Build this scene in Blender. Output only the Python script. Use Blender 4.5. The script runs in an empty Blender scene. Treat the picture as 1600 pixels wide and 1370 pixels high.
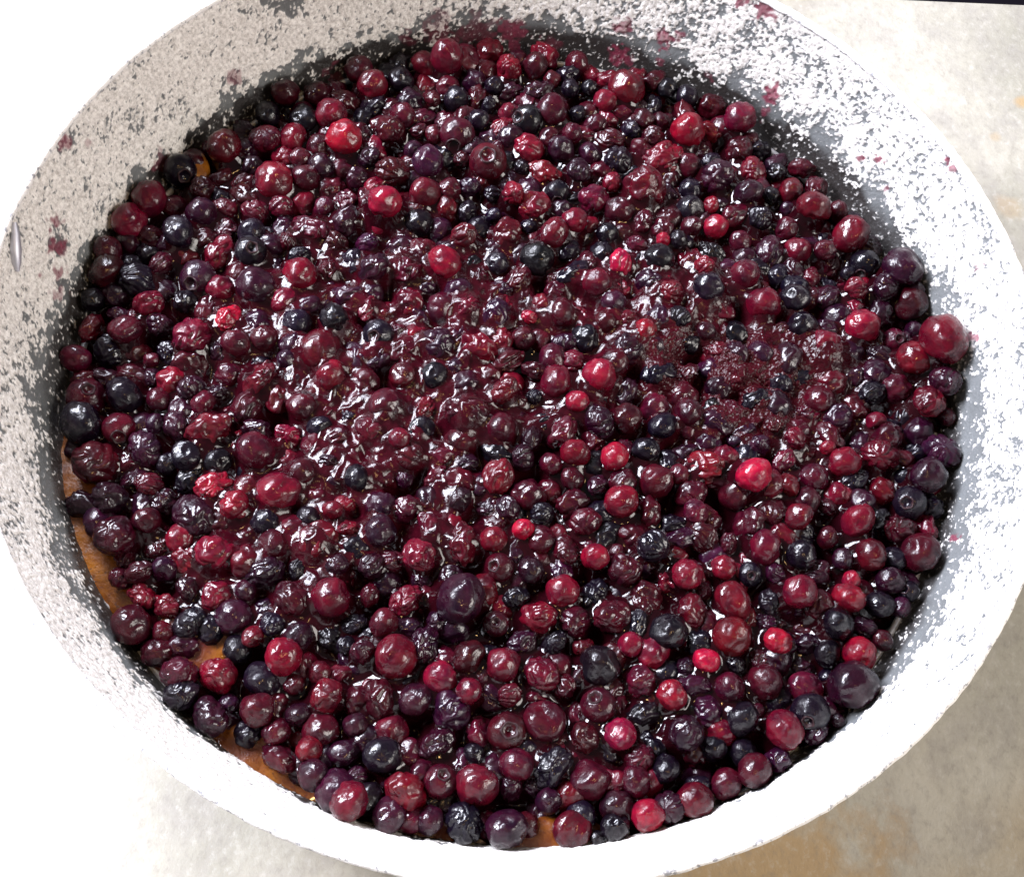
import bpy, math, random
import numpy as np
from mathutils import Matrix, Vector

random.seed(7)
rng = np.random.default_rng(7)
S = bpy.context.scene
C = S.collection

# ------------------------------------------------------------------ camera
TH, DIST, FPX = 0.4906, 0.2704, 1800.0          # tilt, distance to pan centre, focal length in photo pixels
AIMX, AIMY, ROLL = 0.0051, -0.0538, 0.1539
cam_c = np.array([0, -DIST * math.sin(TH), DIST * math.cos(TH)])
fw = np.array([0, math.sin(TH), -math.cos(TH)]); rt = np.array([1.0, 0, 0]); up = np.cross(rt, fw)
fw2 = fw + AIMX * rt + AIMY * up; fw2 /= np.linalg.norm(fw2)
rt2 = np.cross(fw2, np.array([0, 1.0, 0])); rt2 /= np.linalg.norm(rt2); up2 = np.cross(rt2, fw2)
cr, sr = math.cos(ROLL), math.sin(ROLL)
R3 = cr * rt2 + sr * up2; U3 = -sr * rt2 + cr * up2
cd = bpy.data.cameras.new('camera'); cam = bpy.data.objects.new('camera', cd); C.objects.link(cam)
cam.matrix_world = Matrix(((R3[0], U3[0], -fw2[0], cam_c[0]), (R3[1], U3[1], -fw2[1], cam_c[1]),
                           (R3[2], U3[2], -fw2[2], cam_c[2]), (0, 0, 0, 1)))
cd.sensor_width = 36; cd.sensor_fit = 'HORIZONTAL'; cd.lens = 36 * FPX / 1600
cd.clip_start = 0.01; cd.clip_end = 50
S.camera = cam

# ------------------------------------------------------------------ world, lamps, exposure
W = bpy.data.worlds.new('World'); S.world = W; W.use_nodes = True
W.node_tree.nodes['Background'].inputs[0].default_value = (0.93, 0.96, 1.0, 1)
W.node_tree.nodes['Background'].inputs[1].default_value = 0.14

def area(name, loc, target, sx, sy, power, col):
    l = bpy.data.lights.new(name, 'AREA'); l.shape = 'RECTANGLE'; l.size = sx; l.size_y = sy
    l.energy = power; l.color = col
    o = bpy.data.objects.new(name, l); C.objects.link(o); o.location = loc
    o.rotation_euler = (Vector(target) - Vector(loc)).to_track_quat('-Z', 'Y').to_euler()
    return o
# a two-light window high on the left, behind the pan
area('window_lamp', (-0.49, 0.10, 0.42), (-0.02, 0.0, 0.0), 0.28, 0.17, 13.0, (0.87, 0.89, 1.0))
area('window_lamp', (-0.31, 0.36, 0.44), (-0.02, 0.0, 0.0), 0.26, 0.17, 8.2, (0.85, 0.87, 1.0))
# fill lamp added on the right to brighten the left and far walls
area('fill_lamp', (0.75, -0.14, 0.50), (0.0, 0.02, 0.0), 0.50, 0.34, 7.4, (1.0, 0.94, 0.89))
# a small warm room lamp behind the photographer's shoulder
area('room_lamp', (0.12, -0.25, 0.9), (0, 0.05, 0), 0.05, 0.05, 0.9, (1.0, 0.62, 0.25))

S.view_settings.view_transform = 'Standard'; S.view_settings.look = 'None'
S.view_settings.exposure = 0.0; S.view_settings.gamma = 1.0; S.view_settings.use_curve_mapping = False
S.cycles.max_bounces = 4; S.cycles.use_denoising = True
S.cycles.use_adaptive_sampling = True; S.cycles.adaptive_threshold = 0.02

# ------------------------------------------------------------------ helpers
def tag(o, label=None, cat=None, group=None, kind=None):
    if label: o['label'] = label
    if cat: o['category'] = cat
    if group: o['group'] = group
    if kind: o['kind'] = kind
    return o

def ray(u, v):
    d = fw2 + R3 * ((u - 800) / FPX) + U3 * ((685 - v) / FPX)
    return d / np.linalg.norm(d)
def at_z(u, v, z):
    d = ray(u, v); return cam_c + d * ((z - cam_c[2]) / d[2])
def project(P):
    d = P - cam_c; z = d @ fw2
    return 800 + FPX * (d @ R3) / z, 685 - FPX * (d @ U3) / z

def _hash(ix, iy, iz, seed):
    h = (ix.astype(np.uint32) * np.uint32(374761393) + iy.astype(np.uint32) * np.uint32(668265263)
         + iz.astype(np.uint32) * np.uint32(2147483647 & 0x7a3d70a1) + np.uint32(seed) * np.uint32(3266489917))
    h = (h ^ (h >> np.uint32(13))) * np.uint32(1274126177)
    h = (h ^ (h >> np.uint32(15))) * np.uint32(2246822519)
    h = h ^ (h >> np.uint32(16))
    return h.astype(np.float64) / 4294967295.0
def noise(P, scale=1.0, seed=0):                      # value noise, 0..1
    with np.errstate(over='ignore'):
        q = P * scale + 1000.0
        i = np.floor(q).astype(np.int64); f = q - i; f = f * f * f * (f * (f * 6 - 15) + 10)
        r = 0
        for dx in (0, 1):
            wx = f[..., 0] if dx else 1 - f[..., 0]
            for dy in (0, 1):
                wy = f[..., 1] if dy else 1 - f[..., 1]
                for dz in (0, 1):
                    wz = f[..., 2] if dz else 1 - f[..., 2]
                    r = r + wx * wy * wz * _hash(i[..., 0] + dx, i[..., 1] + dy, i[..., 2] + dz, seed)
    return r
def perlin(P, scale=1.0, seed=0):                     # gradient noise, about -1..1
    with np.errstate(over='ignore'):
        q = P * scale + 1000.0
        i = np.floor(q).astype(np.int64); f = q - i; w = f * f * f * (f * (f * 6 - 15) + 10)
        r = 0
        for dx in (0, 1):
            wx = w[..., 0] if dx else 1 - w[..., 0]
            for dy in (0, 1):
                wy = w[..., 1] if dy else 1 - w[..., 1]
                for dz in (0, 1):
                    wz = w[..., 2] if dz else 1 - w[..., 2]
                    a = _hash(i[..., 0] + dx, i[..., 1] + dy, i[..., 2] + dz, seed) * 6.2832
                    c = _hash(i[..., 0] + dx, i[..., 1] + dy, i[..., 2] + dz, seed + 7777) * 2 - 1
                    h = np.sqrt(1 - c * c)
                    r = r + wx * wy * wz * (h * np.cos(a) * (f[..., 0] - dx) + h * np.sin(a) * (f[..., 1] - dy) + c * (f[..., 2] - dz))
    return r * 1.5
def crease(P, scale, seed, sharp): return np.clip(1 - np.abs(perlin(P, scale, seed)) * sharp, 0, 1)
def fbm(P, scale, oct=3, seed=0):
    r = 0; a = 0.5; t = 0
    for k in range(oct):
        r = r + a * noise(P, scale * 2 ** k, seed + 17 * k); t += a; a *= 0.5
    return r / t
def ridge(P, scale, seed=0): return 1 - np.abs(2 * noise(P, scale, seed) - 1)
def sstep(a, b, x):
    t = np.clip((x - a) / (b - a), 0, 1); return t * t * (3 - 2 * t)

def mesh_np(name, V, F, smooth=True):                 # F: (n,3) or (n,4)
    me = bpy.data.meshes.new(name)
    F = np.asarray(F, np.int32); k = F.shape[1]
    me.vertices.add(len(V)); me.vertices.foreach_set('co', np.asarray(V, np.float32).ravel())
    me.loops.add(F.size); me.loops.foreach_set('vertex_index', F.ravel())
    me.polygons.add(len(F)); me.polygons.foreach_set('loop_start', np.arange(0, F.size, k, dtype=np.int32))
    me.polygons.foreach_set('loop_total', np.full(len(F), k, np.int32))
    if smooth: me.polygons.foreach_set('use_smooth', np.ones(len(F), bool))
    me.update(); me.validate()
    return me
def add_attr(me, name, val):
    a = me.attributes.new(name, 'FLOAT', 'POINT'); a.data.foreach_set('value', np.asarray(val, np.float32))
def add_col(me, name, val):
    a = me.attributes.new(name, 'FLOAT_COLOR', 'POINT')
    v = np.ones((len(val), 4), np.float32); v[:, :3] = val; a.data.foreach_set('color', v.ravel())
def link(name, me, mat, parent=None):
    o = bpy.data.objects.new(name, me); C.objects.link(o)
    if mat and not me.materials: me.materials.append(mat)
    if parent: o.parent = parent
    return o
def grid_faces(nu, nv, wrap):                         # verts index = i*nv + j
    i = np.arange(nu if wrap else nu - 1); j = np.arange(nv - 1)
    I, J = np.meshgrid(i, j, indexing='ij'); I2 = (I + 1) % nu
    return np.stack([I * nv + J, I2 * nv + J, I2 * nv + J + 1, I * nv + J + 1], -1).reshape(-1, 4)
def lathe(prof, n=256):                               # closed strip of (r,z) turned about z
    prof = np.array(prof); a = np.linspace(0, 2 * np.pi, n, endpoint=False)
    V = np.stack([np.outer(np.cos(a), prof[:, 0]), np.outer(np.sin(a), prof[:, 0]),
                  np.tile(prof[:, 1], (n, 1))], -1).reshape(-1, 3)
    return V, grid_faces(n, len(prof), True)

# ------------------------------------------------------------------ materials
class N:
    def __init__(s, name):
        s.m = bpy.data.materials.new(name); s.m.use_nodes = True; s.t = s.m.node_tree
        s.b = s.t.nodes['Principled BSDF']
    def n(s, typ, **kw):
        x = s.t.nodes.new(typ)
        for k, v in kw.items():
            if k.startswith('i_'):
                x.inputs[k[2:].replace('_', ' ')].default_value = v
            else: setattr(x, k, v)
        return x
    def l(s, a, b): s.t.links.new(a, b)
    def math(s, op, a, b=None, clamp=False):
        x = s.n('ShaderNodeMath', operation=op, use_clamp=clamp)
        for k, v in enumerate((a, b)):
            if v is None: continue
            if isinstance(v, (int, float)): x.inputs[k].default_value = v
            else: s.l(v, x.inputs[k])
        return x.outputs[0]
    def mix(s, fac, a, b, blend='MIX'):
        x = s.n('ShaderNodeMix', data_type='RGBA', blend_type=blend)
        for k, v in ((0, fac), (6, a), (7, b)):
            if isinstance(v, (int, float)): x.inputs[k].default_value = v
            elif isinstance(v, tuple): x.inputs[k].default_value = (*v, 1) if len(v) == 3 else v
            else: s.l(v, x.inputs[k])
        return x.outputs[2]
    def ramp(s, fac, *stops):
        x = s.n('ShaderNodeValToRGB'); e = x.color_ramp.elements
        while len(e) < len(stops): e.new(0.5)
        for el, (p, c) in zip(e, stops): el.position = p; el.color = (*c, 1) if isinstance(c, tuple) else (c, c, c, 1)
        s.l(fac, x.inputs[0]); return x.outputs[0]
    def noise(s, vec, scale, detail=3, rough=0.5, dist=0.0):
        x = s.n('ShaderNodeTexNoise'); x.inputs['Scale'].default_value = scale
        x.inputs['Detail'].default_value = detail; x.inputs['Roughness'].default_value = rough
        x.inputs['Distortion'].default_value = dist
        if vec is not None: s.l(vec, x.inputs['Vector'])
        return x.outputs[0]
    def bump(s, h, strength, dist, prev=None):
        x = s.n('ShaderNodeBump'); x.inputs['Strength'].default_value = strength; x.inputs['Distance'].default_value = dist
        s.l(h, x.inputs['Height'])
        if prev is not None: s.l(prev, x.inputs['Normal'])
        return x.outputs[0]
    def set(s, **kw):
        for k, v in kw.items():
            k = k.replace('_', ' ')
            if isinstance(v, (int, float)): s.b.inputs[k].default_value = v
            elif isinstance(v, tuple): s.b.inputs[k].default_value = (*v, 1) if len(v) == 3 and s.b.inputs[k].type == 'RGBA' else v
            else: s.l(v, s.b.inputs[k])

def berry_material(name, single):
    k = N(name)
    tc = k.n('ShaderNodeTexCoord')
    if single:
        oi = k.n('ShaderNodeObjectInfo'); col = oi.outputs['Color']
        off = k.n('ShaderNodeVectorMath', operation='ADD'); k.l(tc.outputs['Object'], off.inputs[0])
        sc = k.n('ShaderNodeVectorMath', operation='SCALE'); sc.inputs[0].default_value = (37, 91, 53)
        k.l(oi.outputs['Random'], sc.inputs['Scale']); k.l(sc.outputs[0], off.inputs[1]); vec = off.outputs[0]
    else:
        at = k.n('ShaderNodeAttribute', attribute_name='tint'); col = at.outputs['Color']
        sc = k.n('ShaderNodeVectorMath', operation='SCALE'); k.l(tc.outputs['Object'], sc.inputs[0])
        sc.inputs['Scale'].default_value = 1 / 0.0045; vec = sc.outputs[0]
    big = k.noise(vec, 1.1, 3, 0.6, 0.4); fine = k.noise(vec, 7.0, 4, 0.65)
    # patches of thin red skin and patches of dark bloomed skin
    red = k.mix(1.0, col, (1.45, 1.05, 1.1), 'MULTIPLY')
    dark = k.mix(1.0, col, (0.55, 0.7, 0.85), 'MULTIPLY')
    c = k.mix(k.ramp(big, (0.32, 0.0), (0.68, 1.0)), dark, red)
    c = k.mix(k.ramp(fine, (0.45, 0.0), (0.8, 0.4)), c, k.mix(1.0, c, (1.6, 1.5, 1.5), 'MULTIPLY'))
    wet = k.noise(vec, 1.7, 2)
    n2 = k.bump(k.noise(vec, 3.6, 2, 0.55, 0.5), 0.24, 0.0008)
    n3 = k.bump(fine, 0.10, 0.0003, n2)
    k.set(Base_Color=c, Roughness=k.ramp(wet, (0.35, 0.24), (0.68, 0.42)), Normal=n3, Specular_IOR_Level=0.20,
          Coat_Weight=k.ramp(wet, (0.40, 0.9), (0.62, 0.15)), Coat_Roughness=0.10, Coat_IOR=1.38)
    k.l(n2, k.b.inputs['Coat Normal'])
    return k.m

M_BERRY = berry_material('berry_skin', True)
M_FILL = berry_material('berry_skin_packed', False)

def calyx_mat():
    k = N('calyx_skin'); tc = k.n('ShaderNodeTexCoord')
    k.set(Base_Color=k.mix(k.noise(tc.outputs['Object'], 6.0), (0.012, 0.008, 0.010), (0.035, 0.010, 0.012)), Roughness=0.55, Specular_IOR_Level=0.25)
    return k.m
M_CALYX = calyx_mat()

def juice_mat():
    k = N('berry_juice'); tc = k.n('ShaderNodeTexCoord'); v = tc.outputs['Object']
    g = k.n('ShaderNodeAttribute', attribute_name='grain').outputs['Fac']
    p = k.n('ShaderNodeAttribute', attribute_name='pulp').outputs['Fac']
    n = k.noise(v, 260, 4, 0.6)
    base = k.mix(k.ramp(n, (0.35, 0.0), (0.7, 1.0)), (0.010, 0.0006, 0.0018), (0.038, 0.0016, 0.0056))
    c = k.mix(p, (0.005, 0.0008, 0.0015), base)
    c = k.mix(k.math('MULTIPLY', g, 0.7), c, (0.030, 0.0022, 0.0045))
    b1 = k.bump(k.noise(v, 420, 4, 0.65, 0.8), 0.32, 0.0007)
    gv = k.n('ShaderNodeTexVoronoi'); gv.inputs['Scale'].default_value = 1100; k.l(v, gv.inputs['Vector'])
    b2x = k.n('ShaderNodeBump', invert=True); b2x.inputs['Distance'].default_value = 0.0004
    k.l(k.math('MULTIPLY', g, 0.9), b2x.inputs['Strength']); k.l(gv.outputs['Distance'], b2x.inputs['Height']); k.l(b1, b2x.inputs['Normal'])
    pm = k.n('ShaderNodeMix', data_type='VECTOR')
    geo = k.n('ShaderNodeNewGeometry'); k.l(p, pm.inputs[0]); k.l(geo.outputs['Normal'], pm.inputs[4]); k.l(b2x.outputs[0], pm.inputs[5])
    k.set(Base_Color=c, Roughness=k.math('ADD', k.math('MULTIPLY', g, 0.10), k.math('ADD', k.math('MULTIPLY', p, 0.14), 0.04)), Normal=pm.outputs[1], Specular_IOR_Level=k.math('SUBTRACT', 0.30, k.math('MULTIPLY', g, 0.14)), Coat_Weight=k.math('SUBTRACT', 0.12, k.math('MULTIPLY', g, 0.12)), Coat_Roughness=0.08)
    return k.m
M_JUICE = juice_mat()

def wall_mat():
    k = N('floured_metal'); tc = k.n('ShaderNodeTexCoord'); v = tc.outputs['Object']
    fl = k.n('ShaderNodeAttribute', attribute_name='flour').outputs['Fac']
    st = k.n('ShaderNodeAttribute', attribute_name='stain').outputs['Fac']
    gr = k.n('ShaderNodeAttribute', attribute_name='grease').outputs['Fac']
    fine = k.noise(v, 1900, 3, 0.7)
    f2 = k.math('ADD', fl, k.math('MULTIPLY', k.math('SUBTRACT', fine, 0.5), 1.3))
    f2 = k.ramp(f2, (0.22, 0.0), (0.74, 1.0))
    metal = k.mix(k.noise(v, 120, 4, 0.6), (0.10, 0.105, 0.105), (0.19, 0.20, 0.205))
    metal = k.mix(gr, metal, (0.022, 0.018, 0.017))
    thin = k.noise(v, 1050, 4, 0.75)
    flour = k.mix(k.ramp(thin, (0.34, 0.0), (0.62, 1.0)), (0.46, 0.43, 0.40), (0.88, 0.85, 0.81))
    c = k.mix(f2, metal, flour)
    stc = k.mix(k.noise(v, 700, 3), (0.055, 0.010, 0.022), (0.30, 0.035, 0.075))
    c = k.mix(k.math('MULTIPLY', st, 0.9), c, stc)
    rough = k.math('ADD', k.math('MULTIPLY', f2, 0.55), 0.33)
    k.set(Base_Color=c, Roughness=rough, Metallic=0.0, Normal=k.bump(thin, 0.5, 0.0008))
    return k.m
M_WALL = wall_mat()

def metal_mat(name, col, rough, metallic=0.85):
    k = N(name); tc = k.n('ShaderNodeTexCoord'); v = tc.outputs['Object']
    k.set(Base_Color=k.mix(k.noise(v, 160, 4, 0.6), tuple(c * 0.8 for c in col), col),
          Roughness=k.ramp(k.noise(v, 90, 3), (0.3, rough), (0.7, rough + 0.18)), Metallic=metallic)
    return k.m
M_OUT = metal_mat('pale_pan_metal', (0.72, 0.72, 0.74), 0.35, 0.4)
M_TAB = metal_mat('bright_tab_metal', (0.55, 0.55, 0.60), 0.42, 0.7)

def rim_mat():
    k = N('floured_rim'); tc = k.n('ShaderNodeTexCoord'); v = tc.outputs['Object']
    n = k.noise(v, 700, 4, 0.65)
    k.set(Base_Color=k.mix(k.ramp(n, (0.38, 0.0), (0.46, 1.0)), (0.33, 0.33, 0.35), (0.84, 0.82, 0.80)), Roughness=0.7,
          Normal=k.bump(n, 0.5, 0.0006))
    return k.m
M_RIM = rim_mat()

def apple_mat():
    k = N('spiced_apple'); tc = k.n('ShaderNodeTexCoord'); v = tc.outputs['Object']
    red = k.n('ShaderNodeAttribute', attribute_name='dye').outputs['Fac']
    n = k.noise(v, 220, 4, 0.65)
    c = k.mix(k.ramp(n, (0.3, 0.0), (0.7, 1.0)), (0.13, 0.034, 0.002), (0.34, 0.120, 0.006))
    c = k.mix(k.ramp(k.noise(v, 900, 3, 0.6), (0.55, 0.0), (0.68, 0.8)), c, (0.07, 0.022, 0.006))
    c = k.mix(red, c, (0.055, 0.005, 0.005))
    k.set(Base_Color=c, Roughness=0.34,
          Coat_Weight=0.7, Coat_Roughness=0.08, Specular_IOR_Level=0.3, Normal=k.bump(k.noise(v, 600, 4, 0.65), 0.5, 0.0006))
    return k.m
M_APPLE = apple_mat()

def counter_mat():
    k = N('worn_stone'); tc = k.n('ShaderNodeTexCoord'); v = tc.outputs['Object']
    mp = k.n('ShaderNodeMapping'); mp.inputs['Scale'].default_value = (1.0, 0.8, 1.0); mp.inputs['Rotation'].default_value = (0, 0, 0.3)
    k.l(v, mp.inputs[0]); w = mp.outputs[0]
    a = k.noise(w, 22, 5, 0.62, 0.3); b = k.noise(w, 90, 5, 0.65); d = k.noise(w, 420, 4, 0.7)
    c = k.mix(k.ramp(a, (0.34, 0.0), (0.66, 1.0)), (0.305, 0.290, 0.238), (0.42, 0.396, 0.335))
    c = k.mix(k.ramp(b, (0.36, 0.55), (0.56, 0.0)), c, (0.29, 0.27, 0.245))
    c = k.mix(k.ramp(b, (0.58, 0.0), (0.72, 0.5)), c, (0.46, 0.44, 0.39))
    och = k.math('MULTIPLY', k.ramp(k.noise(w, 9, 3, 0.5), (0.54, 0.0), (0.66, 1.0)), k.ramp(k.noise(w, 60, 4, 0.6), (0.35, 0.25), (0.6, 0.9)))
    c = k.mix(k.math('MULTIPLY', och, 0.45), c, (0.36, 0.26, 0.13))
    # the ochre rust patch beside the near rim and small rusty spots, fixed on the slab
    for (x, y, r, s) in PATCHES:
        g = k.n('ShaderNodeVectorMath', operation='DISTANCE'); k.l(v, g.inputs[0]); g.inputs[1].default_value = (x, y, 0)
        dd = k.math('ADD', g.outputs['Value'], k.math('MULTIPLY', k.math('SUBTRACT', b, 0.5), r * 2.6))
        f = k.math('MULTIPLY', k.ramp(k.math('DIVIDE', dd, r * 2), (0.25, 1.0), (0.62, 0.0)), s)
        c = k.mix(f, c, (0.40, 0.26, 0.11))
    c = k.mix(k.ramp(d, (0.52, 0.0), (0.72, 0.45)), c, (0.19, 0.172, 0.150))
    c = k.mix(k.ramp(d, (0.30, 0.4), (0.46, 0.0)), c, (0.52, 0.50, 0.46))
    k.set(Base_Color=c, Roughness=0.62, Normal=k.bump(b, 0.35, 0.001, k.bump(d, 0.3, 0.0005)))
    return k.m

# ------------------------------------------------------------------ counter and floor
ZC = -0.030
PATCHES = []
for (u, v, r, s) in ((1190, 1375, 0.028, 0.75), (1600, 160, 0.003, 0.7), (1580, 325, 0.0045, 0.3), (1455, 140, 0.0022, 0.18), (1555, 215, 0.0018, 0.3)):
    p = at_z(u, v, ZC); PATCHES.append((p[0], p[1], r, s))
e0, e1 = at_z(1440, -7, ZC)[:2], at_z(1600, 0, ZC)[:2]
ed = (e1 - e0) / np.linalg.norm(e1 - e0); en = np.array([ed[1], -ed[0]])        # along the edge; towards the camera
if en[1] > 0: en = -en
corn = [e0 - ed * 0.9, e0 + ed * 0.7, e0 + ed * 0.7 + en * 0.9, e0 - ed * 0.9 + en * 0.9]
b = 0.0025
V = []; ins = [corn[0] + ed * b + en * b, corn[1] - ed * b + en * b, corn[2] - ed * b - en * b, corn[3] + ed * b - en * b]
for c_, z in ((ins, 0.0), (corn, -b), (corn, -0.03)):
    for p in c_: V.append((p[0], p[1], z))
F = [(3, 2, 1, 0)] + [(i, (i + 1) % 4, (i + 1) % 4 + 4, i + 4) for i in range(4)] + [(i + 4, (i + 1) % 4 + 4, (i + 1) % 4 + 8, i + 8) for i in range(4)] + [(8, 9, 10, 11)]
co = link('counter', mesh_np('counter', V, F, False), counter_mat()); co.location.z = ZC
tag(co, 'worn pale stone counter with ochre stains under the cake pan', 'counter', kind='structure')
k = N('dark_floor'); k.set(Base_Color=k.mix(k.noise(k.n('ShaderNodeTexCoord').outputs['Object'], 3), (0.012, 0.008, 0.022), (0.022, 0.014, 0.035)), Roughness=0.6)
fl = link('floor', mesh_np('floor', [(-3, -3, 0), (3, -3, 0), (3, 3, 0), (-3, 3, 0)], [(0, 1, 2, 3)], False), k.m); fl.location.z = -0.9
tag(fl, 'dark floor beyond the far edge of the counter', 'floor', kind='structure')

# ------------------------------------------------------------------ cake pan
RB, RR, HR = 0.105, 0.1125, 0.0264                 # radius at berry level, at the rim; rim height
ZB = -0.024                                        # pan bottom, inside
SL = (RR - RB) / HR
def wall_r(z): return RB + SL * z
pan = bpy.data.objects.new('cake_pan', None); C.objects.link(pan)
tag(pan, 'round grey metal cake pan dusted inside with white flour, full of berries', 'cake pan')

NA, NVv = 2000, 104
ang = np.linspace(0, 2 * np.pi, NA, endpoint=False)
zz = np.linspace(-0.010, HR + 0.0002, NVv)
A, Z = np.meshgrid(ang, zz, indexing='ij')
P = np.stack([wall_r(Z) * np.cos(A), wall_r(Z) * np.sin(A), Z], -1).reshape(-1, 3)
A = A.ravel(); Z = Z.ravel(); vv = Z / HR
deg = np.degrees(A)
# lower edge of the flour around the wall (fraction of the wall above the berries) and softness of that edge
tab = np.array([(0, .30, .36), (15, .27, .42), (30, .24, .42), (48, .20, .35), (65, .17, .28), (80, .20, .2), (95, .20, .16), (110, .13, .14), (125, .10, .12), (140, .10, .10),
                (155, .10, .08), (170, .12, .08), (182, .18, .14), (192, .29, .42), (205, .33, .5), (220, .22, .4), (235, .10, .2), (255, -.05, .15), (275, -.1, .15), (300, -.02, .15), (322, .12, .2), (340, .24, .26), (352, .30, .30), (360, .30, .36)])
vb = np.interp(deg, tab[:, 0], tab[:, 1]); sof = np.interp(deg, tab[:, 0], tab[:, 2])
jag = (fbm(P, 110, 3, 5) - 0.5) * 0.42 + (noise(P, 420, 9) - 0.5) * 0.20
dens = sstep(-0.5, 0.5, (vv - vb - jag) / sof)               # 0 bare .. 1 floured
U, Vp = project(P)
stain = np.zeros(len(P)); bare = np.zeros(len(P))
for (x, y, r, s) in ((800, 48, 22, .8), (803, 75, 14, .8), (690, 45, 30, .45), (745, 50, 30, .4), (975, 42, 16, .8), (968, 85, 17, .9), (1040, 62, 15, .9), (1062, 55, 9, .8), (985, 98, 10, .7),
                     (1158, 3, 10, 1), (1195, 15, 17, 1), (1206, 147, 15, 1), (1196, 175, 12, .7), (1343, 247, 9, 1), (1374, 250, 8, 1), (1384, 295, 8, .7), (1478, 250, 7, 1), (1490, 262, 6, .9),
                     (1527, 413, 8, .5), (1520, 528, 9, .9), (1495, 842, 8, .9), (88, 345, 14, .8), (92, 385, 15, .9), (95, 425, 13, .8), (90, 460, 12, .6), (98, 222, 13, .8), (137, 222, 7, .5),
                     (364, 122, 12, .6), (525, 118, 17, .6), (1030, 100, 8, .6), (1110, 120, 8, .4), (62, 430, 5, .7), (250, 250, 14, .5), (240, 262, 9, .6), (640, 60, 16, .5), (860, 70, 18, .4)):
    d = np.hypot(U - x, Vp - y) / r + (noise(P, 900, 31) - 0.5) * 1.5 + (noise(P, 350, 33) - .5) * 0.9
    stain = np.maximum(stain, s * sstep(1.05, 0.55, d))
for (x, y, r, s) in ((438, 6, 34, .9), (740, 45, 62, .8), (820, 68, 50, .9), (690, 52, 45, .7), (980, 60, 24, .85), (1000, 95, 34, .8), (1130, 155, 22, .5), (93, 385, 18, .8), (95, 440, 14, .8), (96, 222, 15, .5), (360, 130, 22, .8),
                     (1278, 138, 8, .8), (390, 22, 18, .5)):
    d = np.hypot(U - x, (Vp - y) * 1.2) / r + (noise(P, 500, 41) - 0.5) * 1.3
    bare = np.maximum(bare, s * sstep(1.1, 0.6, d))
dens = dens * (1 - bare * 0.9)
# clumpy flour: coarse clumps and single grains
cl = 0.42 * noise(P, 1350, 3) + 0.20 * noise(P, 700, 4) + 0.38 * noise(P, 2400, 6)
big = fbm(P, 160, 2, 12)
cover = 0.10 + 0.72 * dens - 0.22 * sstep(0.52, 0.72, big)          # share of the metal that is covered
right = sstep(0.0, 0.8, np.cos(A - 0.55)); cover -= 0.17 * right * dens
low = np.exp(-((deg - 200) / 18) ** 2); cover -= 0.05 * low
cover += 0.30 * sstep(225, 250, deg) * sstep(335, 305, deg) * dens  # near-side specks thinned out in the flour mask to imitate overexposed light
cover = np.where(dens < 0.05, 0.06 + 0.0 * cover, cover)
fl_ = sstep(-0.17, 0.17, (cover - 0.5) * 0.62 + (cl - 0.5) * 1.25 + 0.04)
relief = fl_ * (0.00012 + 0.00026 * noise(P, 1500, 8)) 
nrm = np.stack([-np.cos(A), -np.sin(A), np.full_like(A, SL)], -1)
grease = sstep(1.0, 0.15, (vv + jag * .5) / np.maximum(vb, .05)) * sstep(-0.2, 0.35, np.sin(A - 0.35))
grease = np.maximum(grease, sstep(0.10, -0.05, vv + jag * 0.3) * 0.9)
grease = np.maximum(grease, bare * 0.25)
me = mesh_np('wall', P + nrm * relief[:, None], grid_faces(NA, NVv, True)[:, ::-1])
add_attr(me, 'flour', fl_); add_attr(me, 'stain', stain); add_attr(me, 'grease', grease * (1 - 0.9 * fl_))
link('wall', me, M_WALL, pan)
V, F = lathe([(wall_r(ZB), ZB), (wall_r(-0.016), -0.016), (wall_r(-0.0098) - 0.00005, -0.0098)], 200)
link('lower_wall', mesh_np('lower_wall', V, F[:, ::-1]), M_OUT, pan)
V, F = lathe([(wall_r(ZB) + .0012, ZC + 0.0005), (wall_r(ZB) + .0013, ZB), (wall_r(0) + .0012, 0), (RR + .0012, HR)], 256)
link('outer_wall', mesh_np('outer_wall', V, F), M_OUT, pan)
prof = [(RR + .0004 + .0011 * math.cos(t), HR + .0003 + .0009 * math.sin(t)) for t in np.linspace(0, 2 * math.pi, 13)]
V, F = lathe(prof, 720)
V = V + (noise(V, 700, 2)[:, None] - 0.5) * np.array([0, 0, 0.0003]) + (noise(V, 500, 14)[:, None] - 0.5) * V * np.array([.003, .003, 0])
link('rim', mesh_np('rim', V, F[:, ::-1]), M_RIM, pan)
V, F = lathe([(0.0001, ZB), (0.05, ZB), (wall_r(ZB), ZB)], 128)
link('base', mesh_np('base', V, F), M_OUT, pan)
V, F = lathe([(wall_r(-.0068) - .0007 + .0008 * math.cos(t), -.0068 + .0009 * math.sin(t)) for t in np.linspace(0, 2 * math.pi, 9)], 256)
link('base_lip', mesh_np('base_lip', V, F[:, ::-1]), M_OUT, pan)
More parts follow.
